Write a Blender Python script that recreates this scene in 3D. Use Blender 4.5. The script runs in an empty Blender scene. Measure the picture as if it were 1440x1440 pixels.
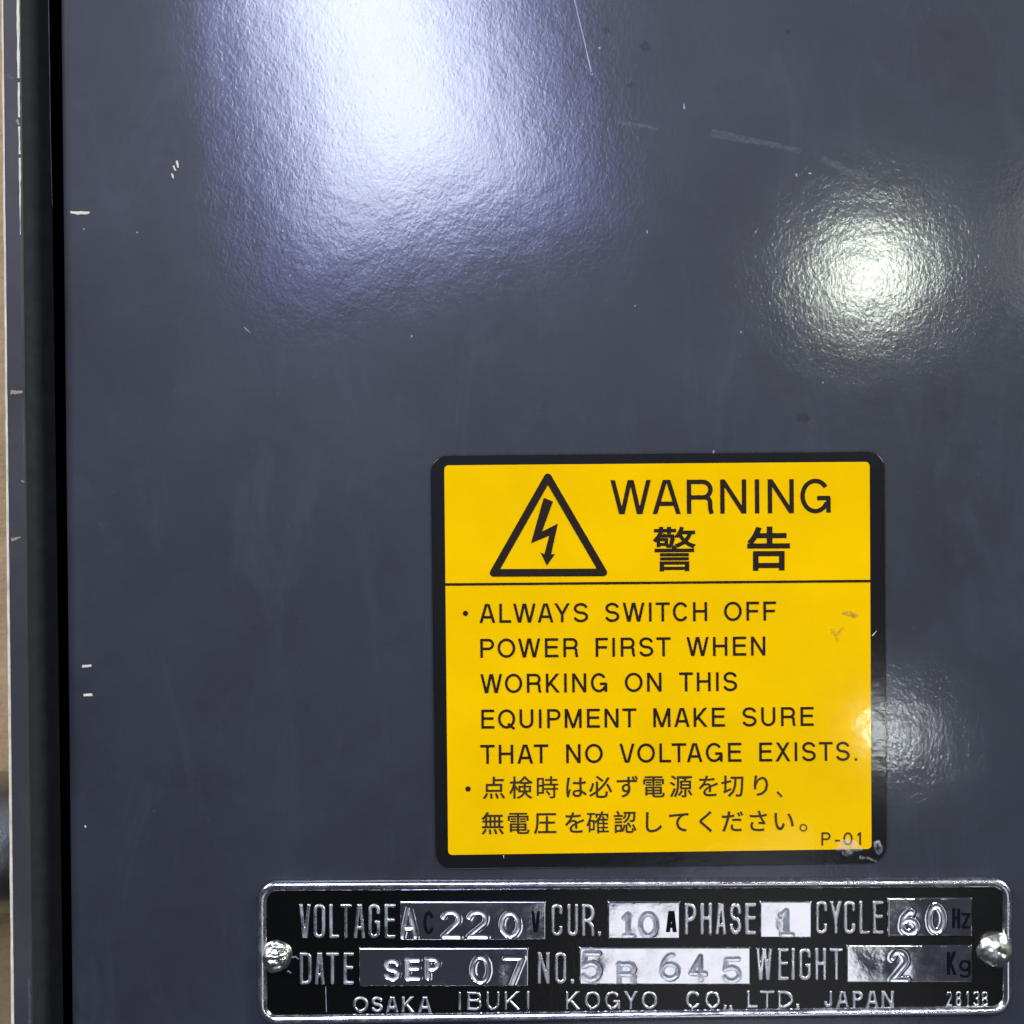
import bpy, math, random
import numpy as np
from mathutils import Vector

# ------------------------------------------------------------------ scale
S = 1e-4            # one unit of the drawing = 0.1 mm
D = 2200.0          # camera distance in those units (22 cm)
scene = bpy.context.scene
COL = scene.collection
R = random.Random(7)

def P(x, y, z=0.0):
    """drawing (x right, y down, z towards the camera) -> metres"""
    return ((x - 720.0) * S, (720.0 - y) * S, z * S)

# ------------------------------------------------------------------ camera
cam = bpy.data.cameras.new('camera')
cam_o = bpy.data.objects.new('camera', cam)
COL.objects.link(cam_o)
cam_o.location = (0, 0, D * S)
cam.sensor_fit = 'HORIZONTAL'
cam.sensor_width = 36.0
cam.lens = 18.0 * D / 720.0
cam.clip_start = 0.005
cam.clip_end = 50.0
scene.camera = cam_o

# ------------------------------------------------------------------ world, exposure
world = bpy.data.worlds.new('World')
scene.world = world
world.use_nodes = True
wbg = world.node_tree.nodes['Background']
wbg.inputs['Color'].default_value = (0.66, 0.74, 1.0, 1)
wbg.inputs['Strength'].default_value = 0.05
scene.view_settings.view_transform = 'Standard'
scene.view_settings.look = 'None'
scene.view_settings.exposure = 0.0
scene.view_settings.gamma = 1.0

# ------------------------------------------------------------------ lamps of the room and added lights
def lamp(name, px, py, h, img_w, img_h, radiance, color, shape='RECTANGLE', rot=0.0):
    """area lamp standing h above the door, so that its mirror image in the door lies at (px, py)
    and measures img_w x img_h there; radiance in W/sr/m2"""
    k = 1.0 + h / D
    x = (px - 720.0) * k
    y = (720.0 - py) * k
    ld = bpy.data.lights.new(name, 'AREA')
    ld.shape = shape
    ld.size = img_w * k * S
    if shape in ('RECTANGLE', 'ELLIPSE'):
        ld.size_y = img_h * k * S
    area = ld.size * (ld.size_y if shape in ('RECTANGLE', 'ELLIPSE') else ld.size)
    if shape in ('DISK', 'ELLIPSE'):
        area *= math.pi / 4
    ld.energy = radiance * area * math.pi
    ld.color = color
    o = bpy.data.objects.new(name, ld)
    COL.objects.link(o)
    o.location = (x * S, y * S, h * S)
    aim = Vector(((px - 720) * S, (720 - py) * S, 0)) - o.location
    o.rotation_euler = aim.to_track_quat('-Z', 'Y').to_euler()
    return o

lamp('ceiling_tube_lamp', 488, -100, 11000, 165, 680, 9, (0.93, 1.0, 0.96))
lamp('glare_shoulder_light', 494, -90, 10900, 300, 790, 12, (0.88, 0.95, 1.0))  # added lamp, widens the tube's glare into a soft shoulder
lamp('glare_shoulder_light', 500, -100, 10800, 400, 870, 7.5, (0.55, 0.58, 1.0))  # added violet-tinted lamp for the outer shoulder of the glare
lamp('violet_fringe_light', 495, -100, 10500, 540, 1000, 4.0, (0.32, 0.36, 1.0))  # added violet light imitating a camera colour fringe round the glare
lamp('spot_lamp', 1222, 385, 9000, 108, 100, 55, (0.93, 1.0, 0.86), 'DISK')
lamp('side_lamp', 1530, 340, 9000, 230, 240, 2.6, (0.93, 1.0, 0.90), 'DISK')
lamp('small_spot_lamp', 1246, 1028, 9000, 30, 46, 110, (0.94, 1.0, 1.0), 'ELLIPSE')
lamp('added_reflection_panel', 1050, 1468, 7000, 410, 500, 1.05, (0.92, 0.92, 1.0))  # bright panel added for the plate's white reflections, source unknown
lamp('fill_light', -2600, -2400, 6000, 1800, 1800, 18, (0.98, 0.95, 1.0))  # added off-axis fill for the diffuse light, lavender side
lamp('fill_light', 4200, -1400, 6000, 1500, 1500, 22, (0.96, 1.0, 0.94))  # added off-axis fill from the right, slightly green

# ------------------------------------------------------------------ object helpers
def finish(name, me, mat, parent=None, smooth=False):
    if isinstance(mat, (list, tuple)):
        for m in mat:
            me.materials.append(m)
    else:
        me.materials.append(mat)
    if smooth:
        me.shade_smooth()
    o = bpy.data.objects.new(name, me)
    COL.objects.link(o)
    if parent is not None:
        o.parent = parent
        o.matrix_parent_inverse = parent.matrix_world.inverted()
    return o

def mesh(name, verts, faces, mat, parent=None, smooth=False):
    """verts in drawing units"""
    v = np.asarray(verts, dtype=float)
    w = np.empty_like(v)
    w[:, 0] = (v[:, 0] - 720.0) * S
    w[:, 1] = (720.0 - v[:, 1]) * S
    w[:, 2] = v[:, 2] * S
    off = np.zeros(3)
    if parent is not None:
        off = np.array(parent.location); q = parent.parent
        while q is not None:
            off = off + np.array(q.location); q = q.parent
        w = w - off
    me = bpy.data.meshes.new(name)
    me.from_pydata(w.tolist(), [], faces)
    me.update()
    me.materials.append(mat)
    if smooth:
        me.shade_smooth()
    o = bpy.data.objects.new(name, me)
    COL.objects.link(o)
    if parent is not None:
        o.parent = parent
    return o

def thing(name, label, cat, x, y, z=0.0):
    o = bpy.data.objects.new(name, None)
    o.empty_display_size = 0.005
    COL.objects.link(o)
    o.location = P(x, y, z)
    o['label'] = label
    o['category'] = cat
    return o

# ------------------------------------------------------------------ materials
class NT:
    def __init__(self, name):
        self.m = bpy.data.materials.new(name)
        self.m.use_nodes = True
        self.t = self.m.node_tree
        self.b = self.t.nodes['Principled BSDF']
        tc = self.t.nodes.new('ShaderNodeNewGeometry')
        mp = self.t.nodes.new('ShaderNodeVectorMath'); mp.operation = 'SCALE'
        mp.inputs['Scale'].default_value = 1.0 / S
        self.t.links.new(tc.outputs['Position'], mp.inputs[0])
        self.co = mp.outputs[0]          # position in drawing units
    def link(self, a, b): self.t.links.new(a, b)
    def set(self, **k):
        for n, v in k.items():
            self.b.inputs[n.replace('_', ' ')].default_value = v
    def noise(self, size, detail=2.0, rough=0.5, stretch=(1, 1, 1), off=0.0, dist=0.0):
        m = self.t.nodes.new('ShaderNodeMapping')
        m.inputs['Scale'].default_value = (stretch[0] / size, stretch[1] / size, stretch[2] / size)
        m.inputs['Location'].default_value = (off, off * 1.7, off * .3)
        self.link(self.co, m.inputs['Vector'])
        n = self.t.nodes.new('ShaderNodeTexNoise')
        n.inputs['Scale'].default_value = 1.0
        n.inputs['Detail'].default_value = detail
        n.inputs['Roughness'].default_value = rough
        n.inputs['Distortion'].default_value = dist
        self.link(m.outputs[0], n.inputs['Vector'])
        return n.outputs['Fac']
    def ramp(self, fac, stops):
        r = self.t.nodes.new('ShaderNodeValToRGB')
        e = r.color_ramp.elements
        while len(e) < len(stops): e.new(0.5)
        for i, (p, c) in enumerate(stops):
            e[i].position = p
            e[i].color = (c, c, c, 1) if isinstance(c, (int, float)) else (c[0], c[1], c[2], 1)
        self.link(fac, r.inputs[0])
        return r.outputs[0]
    def math(self, op, a, b):
        n = self.t.nodes.new('ShaderNodeMath'); n.operation = op
        for i, v in enumerate((a, b)):
            if isinstance(v, (int, float)): n.inputs[i].default_value = v
            else: self.link(v, n.inputs[i])
        return n.outputs[0]
    def mix(self, fac, a, b):
        n = self.t.nodes.new('ShaderNodeMix'); n.data_type = 'RGBA'
        for s, v in ((n.inputs[0], fac), (n.inputs[6], a), (n.inputs[7], b)):
            if isinstance(v, (int, float)): s.default_value = v
            elif isinstance(v, tuple): s.default_value = (v[0], v[1], v[2], 1)
            else: self.link(v, s)
        return n.outputs[2]
    def bump(self, h, dist, strength=1.0, prev=None):
        n = self.t.nodes.new('ShaderNodeBump')
        n.inputs['Strength'].default_value = strength
        n.inputs['Distance'].default_value = dist * S
        self.link(h, n.inputs['Height'])
        if prev is not None: self.link(prev, n.inputs['Normal'])
        return n.outputs[0]

def mat_paint(name, base, rough=0.10, peel=1.0, coat=0.9):
    k = NT(name)
    var = k.noise(260, 4, 0.6)
    fine = k.noise(9, 3, 0.6, off=4.0)
    c0 = tuple(c * 0.66 for c in base); c1 = tuple(c * 1.36 for c in base)
    col = k.mix(k.ramp(var, [(0.3, 0.0), (0.7, 1.0)]), c0, c1)
    # rubbed and handled areas: faint pale smears and darker greasy patches
    sm = k.ramp(k.noise(150, 6, 0.72, stretch=(1.5, 0.55, 1), off=21.0, dist=1.2), [(0.52, 0.0), (0.72, 1.0)])
    col = k.mix(k.math('MULTIPLY', sm, 0.35), col, tuple(c * 2.4 for c in base))
    gr = k.ramp(k.noise(70, 5, 0.7, off=31.0, dist=0.8), [(0.55, 0.0), (0.75, 1.0)])
    col = k.mix(k.math('MULTIPLY', gr, 0.45), col, tuple(c * 0.45 for c in base))
    dust = k.ramp(k.noise(5.5, 2, 0.7, off=9.0), [(0.73, 0.0), (0.80, 1.0)])
    col = k.mix(k.math('MULTIPLY', dust, 0.20), col, (0.30, 0.32, 0.36))
    col = k.mix(k.math('MULTIPLY', k.ramp(fine, [(0.35, 1.0), (0.6, 0.0)]), 0.10), col, (0.03, 0.03, 0.04))
    k.link(col, k.b.inputs['Base Color'])
    # orange peel of the sprayed paint
    n1 = k.noise(5.6, 2.5, 0.55, stretch=(1.2, 0.85, 1), off=1.0, dist=0.4)
    n2 = k.noise(40, 2, 0.5, off=2.0)
    b = k.bump(n2, 0.22)
    b = k.bump(n1, 0.10 * peel, 1.0, b)
    k.link(b, k.b.inputs['Normal'])
    k.link(b, k.b.inputs['Coat Normal'])
    smear = k.noise(90, 4, 0.65, stretch=(1.4, 0.5, 1), off=7.0)
    rr = k.t.nodes.new('ShaderNodeMapRange')
    rr.inputs['To Min'].default_value = rough * 0.8; rr.inputs['To Max'].default_value = rough * 1.25
    k.link(smear, rr.inputs['Value'])
    k.link(rr.outputs[0], k.b.inputs['Coat Roughness'])
    k.set(Roughness=0.50, Coat_Weight=coat, Coat_IOR=1.5)
    k.b.inputs['Specular IOR Level'].default_value = 0.4
    return k.m

def mat_plain(name, base, rough=0.5, metal=0.0, bump=0.0, size=6.0, var=0.0, coat=0.0, coat_rough=0.1, stretch=(1, 1, 1), spec=0.5):
    k = NT(name)
    k.set(Roughness=rough, Metallic=metal, Coat_Weight=coat, Coat_Roughness=coat_rough)
    k.b.inputs['Specular IOR Level'].default_value = spec
    if var > 0:
        n = k.noise(size * 5, 4, 0.6, stretch=stretch, off=3)
        col = k.mix(k.ramp(n, [(0.3, 0.0), (0.7, 1.0)]), tuple(c * (1 - var) for c in base), tuple(min(1, c * (1 + var)) for c in base))
        k.link(col, k.b.inputs['Base Color'])
    else:
        k.b.inputs['Base Color'].default_value = (*base, 1)
    if bump > 0:
        b = k.bump(k.noise(size, 4, 0.6, stretch=stretch), bump)
        k.link(b, k.b.inputs['Normal'])
        k.link(b, k.b.inputs['Coat Normal'])
    return k.m

def mat_film(name, base, alpha, rough=0.3):
    k = NT(name)
    k.b.inputs['Base Color'].default_value = (*base, 1)
    n = k.ramp(k.noise(6, 4, 0.7), [(0.35, 0.0), (0.7, alpha)])
    k.link(n, k.b.inputs['Alpha'])
    k.set(Roughness=rough)
    return k.m

def mat_metal(name, base, rough, wave, scratch=True, size=30.0, grain=0.35, stretch=(1, 1, 1), stain=.35):
    """bare aluminium: slight waviness, fine grain, a few scratches"""
    k = NT(name)
    k.set(Metallic=1.0)
    b = k.bump(k.noise(size, 3, 0.55, stretch=stretch, off=5), wave)
    b = k.bump(k.noise(2.6, 3, 0.6, stretch=(1, 1.3, 1), off=6), grain, 1.0, b)
    col = base
    if scratch:
        s = k.ramp(k.noise(26, 5, 0.75, stretch=(1.0, 0.25, 1), off=8, dist=1.5), [(0.50, 0.0), (0.515, 1.0), (0.53, 0.0)])
        b = k.bump(s, 0.04, 1.0, b)
    st = k.ramp(k.noise(34, 4, 0.7, off=11), [(0.42, 0.0), (0.66, 1.0)])
    col = k.mix(k.math('MULTIPLY', st, stain), base, tuple(c * 0.55 for c in base))
    k.link(col, k.b.inputs['Base Color'])
    rr = k.t.nodes.new('ShaderNodeMapRange')
    rr.inputs['To Min'].default_value = rough * 0.7; rr.inputs['To Max'].default_value = rough * 1.6
    k.link(st, rr.inputs['Value'])
    k.link(rr.outputs[0], k.b.inputs['Roughness'])
    k.link(b, k.b.inputs['Normal'])
    return k.m

M = {}
M['door'] = mat_paint('dark_grey_enamel', (0.0205, 0.0242, 0.0335))
M['frame'] = mat_paint('frame_enamel', (0.030, 0.028, 0.031), coat=0.15, rough=0.45, peel=0.6)
M['channel_shade'] = mat_plain('shaded_channel_paint', (0.020, 0.022, 0.0235), 0.7, spec=0.25, bump=0.4, size=5, var=0.2)  # channel wall paint, darkened for the shade inside the channel
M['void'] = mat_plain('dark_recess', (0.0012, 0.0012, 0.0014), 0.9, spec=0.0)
M['bare_edge'] = mat_plain('bare_sheet_edge', (0.74, 0.68, 0.54), 0.5, bump=0.6, size=5, var=0.2)
M['wall'] = mat_plain('beige_wall_plaster', (0.44, 0.31, 0.15), 0.8, bump=3, size=18, var=0.18)
M['pipe'] = mat_plain('brushed_steel', (0.42, 0.43, 0.42), 0.32, metal=1.0, bump=0.5, size=6, var=0.15)
M['chip'] = mat_plain('primer_and_highlight', (0.66, 0.63, 0.48), 0.6, bump=0.5, size=2, var=0.15)  # also colours the painted highlight on the frame corner
M['chip_warm'] = mat_plain('rubbed_primer', (0.30, 0.25, 0.16), 0.65, bump=0.5, size=2, var=0.2)
M['scratch'] = mat_plain('scratched_enamel', (0.26, 0.29, 0.36), 0.45, bump=0.3, size=2, var=0.25)
M['stain'] = mat_film('dark_spot', (0.012, 0.013, 0.018), 0.55, 0.5)  # also used for the grime and contact-shadow rings
M['smear'] = mat_film('rub_mark_and_highlight', (0.24, 0.27, 0.29), 0.30, 0.5)  # also carries the fainter lower runs of the frame corner highlight
M['yellow'] = mat_plain('yellow_vinyl', (0.92, 0.545, 0.0), 0.6, var=0.06, size=30, coat=0.6, coat_rough=0.06, bump=0.12, spec=0.0)
M['black_vinyl'] = mat_plain('black_vinyl', (0.006, 0.0065, 0.0065), 0.45, var=0.15, size=18, coat=0.7, coat_rough=0.10, bump=0.15, spec=0.1)
M['ink'] = mat_plain('black_ink', (0.020, 0.011, 0.006), 0.5, coat=0.3, coat_rough=0.1, spec=0.1)
M['ink_soft'] = mat_plain('worn_black_ink', (0.035, 0.018, 0.004), 0.55, coat=0.3, coat_rough=0.2, spec=0.3)
M['film'] = mat_film('clear_film', (0.75, 0.76, 0.74), 0.45, 0.12)
M['grime'] = mat_film('brown_smudge', (0.45, 0.30, 0.03), 0.8, 0.6)
M['alu'] = mat_metal('bare_aluminium', (0.88, 0.88, 0.90), 0.08, 0.2, grain=0.012, scratch=False, stain=.15)
M['rim'] = mat_metal('worn_rim_aluminium', (0.86, 0.86, 0.90), 0.24, 0.22, size=22, grain=0.025, scratch=False)
M['letter'] = mat_metal('raised_letter_aluminium', (0.85, 0.86, 0.87), 0.30, 0.15, size=8, grain=0.02, scratch=False, stain=.15)
M['black_enamel'] = mat_plain('black_plate_enamel', (0.0025, 0.0025, 0.0025), 0.22, bump=0.15, size=5, spec=0.4)
M['stamped'] = mat_metal('stamped_groove_metal', (0.85, 0.86, 0.88), 0.42, 0.3, size=5, grain=0.1, scratch=False)
M['rivet'] = mat_metal('dull_rivet_steel', (0.80, 0.80, 0.70), 0.27, 0.3, size=9, grain=0.05)
M['engraved_ink'] = mat_plain('engraved_black_fill', (0.003, 0.003, 0.006), 0.6, spec=0.1)

# ------------------------------------------------------------------ stroke alphabet
INF = 99.0
def arc(cx, cy, rx, ry, a0, a1):
    n = max(4, int(abs(a1 - a0) / 9))
    return [(cx + rx * math.cos(math.radians(a0 + (a1 - a0) * i / n)),
             cy + ry * math.sin(math.radians(a0 + (a1 - a0) * i / n))) for i in range(n + 1)]

def glyph(ch, w, h, s, k=INF):
    """strokes (centre lines) of a capital w wide and h high, half stroke s; k small = condensed, flat-sided.
    returns list of (points, closed, keep_ends) ; long diagonals overshoot and are clipped to 0..h"""
    l, r, b, t, m = s, w - s, s, h - s, w / 2
    rx = (r - l) / 2
    ry = min((t - b) / 2, k * rx)
    cond = k < 5
    o = []
    def ln(*p): o.append((list(p), False))
    def ring(x0, x1, y0, y1, kk=k):
        ax = (x1 - x0) / 2; ay = min((y1 - y0) / 2, kk * ax); c = (x0 + x1) / 2
        o.append((arc(c, y1 - ay, ax, ay, 0, 180) + arc(c, y0 + ay, ax, ay, 180, 360), True))
    if ch == 'A':
        e = s * 0.35
        ln((s * 1.0, -s), (m - e, h + s)); ln((w - s * 1.0, -s), (m + e, h + s))
        yb = h * 0.30
        dx = (m - s) * yb / h
        ln((s + dx, yb), (w - s - dx, yb))
    elif ch in 'VU' and ch == 'V':
        e = s * 0.35
        ln((s, h + s), (m - e, -s)); ln((w - s, h + s), (m + e, -s))
    elif ch == 'W':
        q = s * 0.95; x1 = w * 0.285; x2 = w * 0.715
        ln((q, h + s), (x1, -s)); ln((m - s * .15, h + s), (x1, -s)); ln((m + s * .15, h + s), (x2, -s)); ln((w - q, h + s), (x2, -s))
    elif ch == 'M':
        ln((l, -s), (l, h + s)); ln((r, -s), (r, h + s)); ln((l + s * .2, h + s * .3), (m, -s * .2)); ln((r - s * .2, h + s * .3), (m, -s * .2))
    elif ch == 'N':
        ln((l, -s), (l, h + s)); ln((r, -s), (r, h + s)); ln((l, h - s * .1), (r, s * .1))
    elif ch == 'I':
        ln((m, 0), (m, h))
    elif ch == 'H':
        ln((l, 0), (l, h)); ln((r, 0), (r, h)); ln((l, h * .52), (r, h * .52))
    elif ch == 'E':
        ln((l, 0), (l, h)); ln((0, t), (w, t)); ln((0, b), (w, b)); ln((l, h * .53), (w * .94, h * .53))
    elif ch == 'F':
        ln((l, 0), (l, h)); ln((0, t), (w, t)); ln((l, h * .50), (w * .92, h * .50))
    elif ch == 'L':
        ln((l, 0), (l, h)); ln((0, b), (w, b))
    elif ch == 'T':
        ln((m, 0), (m, h)); ln((0, t), (w, t))
    elif ch == 'X':
        ln((s * .6, -s), (w - s * 1.1, h + s)); ln((w - s * .6, -s), (s * 1.1, h + s))
    elif ch == 'Y':
        ln((s * .8, h + s), (m, h * .42)); ln((w - s * .8, h + s), (m, h * .42)); ln((m, h * .45), (m, 0))
    elif ch == 'K':
        ln((l, 0), (l, h)); ln((l, h * .32), (w - s * 1.2, h + s)); ln((l + (w) * .22, h * .5), (w - s * .9, -s))
    elif ch == 'Z' or ch == 'z':
        ln((0, t), (w, t)); ln((0, b), (w, b)); ln((r, t), (l, b))
    elif ch == 'U':
        ln((l, h), (l, b + ry)); 
        o[-1] = ([(l, h)] + arc(m, b + ry if cond else b + rx, rx, ry if cond else rx, 180, 360) + [(r, h)], False)
    elif ch == 'J':
        ln((l, b + h * .22), *arc(m, b + min(rx, h * .3), rx, min(rx, h * .3), 180, 360), (r, h))
    elif ch in 'O0':
        ring(l, r, b, t)
    elif ch == 'Q':
        ring(l, r, b, t); ln((w * .58, h * .26), (w * .95, -s * .3))
    elif ch == 'C':
        if cond: ln((r, h * .68), *arc(m, t - ry, rx, ry, 0, 180), *arc(m, b + ry, rx, ry, 180, 360), (r, h * .32))
        else: ln(*arc(m, h / 2, rx, (t - b) / 2, 35, 325))
    elif ch == 'G':
        if cond: ln((r, h * .70), *arc(m, t - ry, rx, ry, 0, 180), *arc(m, b + ry, rx, ry, 180, 360), (r, h * .47)); ln((m * 1.05, h * .47), (w, h * .47))
        else:
            ln(*arc(m, h / 2, rx, (t - b) / 2, 36, 334)); ln((w * .56, h * .44), (w, h * .44)); ln((r + s * .15, h * .44), (r + s * .15, s * .3))
    elif ch == 'D':
        a = min(rx * 1.5, r - l) if not cond else rx; ay = min((t - b) / 2, k * a)
        ln((0, t), (r - a, t), *arc(r - a, t - ay, a, ay, 90, 0), *arc(r - a, b + ay, a, ay, 0, -90), (0, b)); ln((l, 0), (l, h))
    elif ch in 'PR':
        ym = h * (.47 if ch == 'P' else .48); ay = (t - ym) / 2; ax = min(ay, (r - l) * .6)
        if ch == 'R' and not cond: ax = min(ay, (r - l) * .5)
        rr_ = r - (s * .5 if ch == 'R' and not cond else 0)
        ln((0, t), (rr_ - ax, t), *arc(rr_ - ax, ym + ay, ax, ay, 90, -90), (l, ym)); ln((l, 0), (l, h))
        if ch == 'R':
            if cond: ln((m, ym), (r - s * .3, ym * .62), (r, 0))
            else:
                a2 = (r - m) * .45
                ln((m, ym), (rr_ - a2 - s * .2, ym), *arc(rr_ - a2 - s * .2, ym - a2, a2, a2, 90, 0)[1:], (rr_ - s * .1, s * 2.2), (r + s * .1, 0))
    elif ch == 'B':
        ym = h * .52; a1 = (t - ym) / 2; a2 = (ym - b) / 2; ax = min(a2, (r - l) * .6)
        ln((0, t), (r - ax - s * .4, t), *arc(r - ax - s * .4, ym + a1, ax, a1, 90, -90), (l, ym))
        ln((l, ym), (r - ax, ym), *arc(r - ax, b + a2, ax, a2, 90, -90), (0, b)); ln((l, 0), (l, h))
    elif ch == 'S':
        q = (t - b) / 4
        ax = rx * .95
        if cond: ln((r, h * .70), *arc(m, t - q, rx, q, 0, 180), *arc(m, t - q, rx, q, 180, 250)[1:], *arc(m, b + q, rx, q, 70, 0), *arc(m, b + q, rx, q, 0, -180)[1:], (l, h * .30))
        else: ln(*arc(m, t - q, ax, q, 12, 262), *arc(m, b + q, rx, q, 82, -168))
    elif ch == '1':
        ln((m + s * .4, 0), (m + s * .4, h)); ln((m * .35, h * .74), (m + s * .3, h - s * .6))
    elif ch == 'i':   # stamped 1 with a foot
        ln((m, s), (m, h - s)); ln((m * .25, h * .76), (m, h - s)); ln((m * .3, s), (w - m * .2, s))
    elif ch == '2':
        q = (t - b) * .29
        ln(*arc(m, t - q, rx, q, 170, -35), (l, b), (w, b))
    elif ch == '3':
        q = (t - b) / 4
        ln(*arc(m, t - q, rx, q, 160, -90)); ln(*arc(m, b + q, rx, q, 90, -160))
    elif ch == '4':
        ln((w * .68, 0), (w * .68, h), (s, h * .28), (w, h * .28))
    elif ch == '5':
        q = (t - b) * .31
        ln((w * .92, t), (w * .22, t), (w * .14, h * .50)); ln(*arc(m, b + q, rx, q, 135, -155))
    elif ch == '6':
        q = (t - b) * .31
        ring(l, r, b, b + 2 * q, INF); ln(*arc(m + rx * .3, b + q, rx * 1.3, (t - b) - q, 180, 85))
    elif ch == '7':
        ln((0, t), (w - s * .5, t), (w * .36, -s))
    elif ch == '8':
        q = (t - b) / 4
        ring(l + s * .2, r - s * .2, t - 2 * q, t, INF); ring(l, r, b, b + 2 * q, INF)
    elif ch == 'g':
        ring(l, r, h * .42, t, INF); ln((r, h), (r, h * .2), *arc(m, h * .2, rx, h * .2 - s, 0, -160)[1:])
    elif ch == '.':
        ln((m, 0), (m, w))
    elif ch == ',':
        ln((m, w), (m, 0), (m - w * .35, -w * .6))
    elif ch == '-':
        ln((0, h * .36), (w, h * .36))
    return o

def sdf(strokes, U, V, s, butt=True, hh=None):
    out = np.full(U.shape, 1e9)
    for pts, closed in strokes:
        n = len(pts)
        segs = [(pts[i], pts[i + 1]) for i in range(n - 1)]
        if closed: segs.append((pts[-1], pts[0]))
        for i, (a, c) in enumerate(segs):
            dx, dy = c[0] - a[0], c[1] - a[1]
            L = math.hypot(dx, dy)
            if L < 1e-6: continue
            dx /= L; dy /= L
            tt = (U - a[0]) * dx + (V - a[1]) * dy
            q = np.abs(-(U - a[0]) * dy + (V - a[1]) * dx)
            tc = np.clip(tt, 0, L)
            d = np.sqrt(q * q + (tt - tc) ** 2) - s
            if butt and not closed:
                if i == 0: d = np.maximum(d, -tt)
                if i == len(segs) - 1: d = np.maximum(d, tt - L)
            out = np.minimum(out, d)
    if hh is not None:
        out = np.maximum(out, np.maximum(-V, V - hh))
    return out

def relief(F, us, vs, zf):
    """surface over {F < 0} on the grid us x vs, height zf(F); contour cells are cut exactly"""
    nu, nv = len(us), len(vs)
    ins = F < 0
    vid = -np.ones(F.shape, dtype=int)
    ids = np.argwhere(ins)
    vid[ins] = np.arange(len(ids))
    verts = [(us[j], vs[i], z) for (i, j), z in zip(ids, zf(F[ins]))]
    c = ins[:-1, :-1].astype(int) + ins[:-1, 1:] + ins[1:, 1:] + ins[1:, :-1]
    full = np.argwhere(c == 4)
    faces = [(vid[i, j], vid[i, j + 1], vid[i + 1, j + 1], vid[i + 1, j]) for i, j in full]
    cut = {}
    z0 = float(zf(np.array([0.0]))[0])
    def edge(a, b_):
        key = (a, b_) if a < b_ else (b_, a)
        if key not in cut:
            fa, fb = F[a], F[b_]
            t = fa / (fa - fb)
            cut[key] = len(verts)
            verts.append((us[a[1]] + t * (us[b_[1]] - us[a[1]]), vs[a[0]] + t * (vs[b_[0]] - vs[a[0]]), z0))
        return cut[key]
    for i, j in np.argwhere((c > 0) & (c < 4)):
        ring = [(i, j), (i, j + 1), (i + 1, j + 1), (i + 1, j)]
        poly = []
        for q in range(4):
            a, b_ = ring[q], ring[(q + 1) % 4]
            if ins[a]: poly.append(vid[a])
            if ins[a] != ins[b_]: poly.append(edge(a, b_))
        if len(poly) > 2: faces.append(tuple(poly))
    return verts, faces

class Build:
    def __init__(self): self.v = []; self.f = []
    def add(self, verts, faces):
        n = len(self.v)
        self.v += verts
        self.f += [tuple(int(i) + n for i in f) for f in faces]
    def out(self, name, mat, parent=None, smooth=False, label=None):
        o = mesh(name, self.v, [tuple(reversed(f)) for f in self.f], mat, parent, smooth)
        if label: o['label'] = label
        return o

def tuck(strokes, s):
    """shorten open strokes by their half width, so that round ends stay inside the letter's box"""
    out = []
    for p, c in strokes:
        p = list(p)
        if not c:
            for e, n in ((0, 1), (-1, -2)):
                L = math.dist(p[e], p[n])
                t = min(s * .9, L * .45) / (L or 1)
                p[e] = (p[e][0] + (p[n][0] - p[e][0]) * t, p[e][1] + (p[n][1] - p[e][1]) * t)
        out.append((p, c))
    return out

def put_glyph(B, ch, x0, x1, ytop, ybot, s, z=0.0, H=0.0, bevel=1.5, k=INF, step=0.7, butt=True, slope=0.0, lean=0.0, wob=0.0):
    w = x1 - x0; h = ybot - ytop
    st = glyph(ch, w, h, s, k)
    if wob:
        st = [([(x + R.uniform(-wob, wob), y + R.uniform(-wob, wob)) for x, y in p], c) for p, c in st]
    if not butt: st = tuck(st, s)
    pad = s + 1
    us = np.arange(-pad, w + pad + step, step); vs = np.arange(-pad - (h * .2 if ch == ',' else 0), h + pad + step, step)
    U, V = np.meshgrid(us, vs)
    clip = h if ch in 'AVWMNXYK7Z' else None
    F = sdf(st, U, V, s, butt, clip)
    if H > 0:
        def zf(d):
            t = np.clip(-d / bevel, 0, 1)
            return z + H * np.sqrt(np.clip(1 - (1 - t) ** 2, 0, 1))
    else:
        zf = lambda d: z + 0 * d
    v, f = relief(F, us, vs, zf)
    v = [(x0 + a + b_ * lean, ybot - b_ - slope * a, c) for a, b_, c in v]
    # v axis was flipped by the drawing's y down, so reverse the winding
    B.add(v, f)

HELV = {'A': (14, 640), 'B': (73, 555), 'C': (44, 640), 'D': (81, 600), 'E': (86, 530), 'F': (86, 500), 'G': (48, 655), 'H': (77, 570),
        'I': (98, 85), 'K': (76, 590), 'L': (76, 460), 'M': (73, 690), 'N': (76, 570), 'O': (39, 700), 'P': (86, 545), 'Q': (39, 700),
        'R': (88, 590), 'S': (48, 570), 'T': (21, 570), 'U': (79, 565), 'V': (20, 625), 'W': (22, 900), 'X': (20, 620), 'Y': (14, 635),
        '.': (87, 95), '-': (44, 245), '0': (40, 480), '1': (100, 260)}
ADV = {'A': 667, 'B': 667, 'C': 722, 'D': 722, 'E': 667, 'F': 611, 'G': 778, 'H': 722, 'I': 278, 'K': 667, 'L': 556, 'M': 833, 'N': 722,
       'O': 778, 'P': 667, 'Q': 778, 'R': 722, 'S': 667, 'T': 611, 'U': 722, 'V': 667, 'W': 944, 'X': 667, 'Y': 667, '.': 278, '-': 333,
       '0': 556, '1': 556}
KERN = {'WA': -40, 'AW': -40, 'LW': -30, 'AY': -75, 'WO': -20, 'OW': -20, 'AT': -75, 'VO': -30, 'LT': -75, 'TA': -80}
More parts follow.
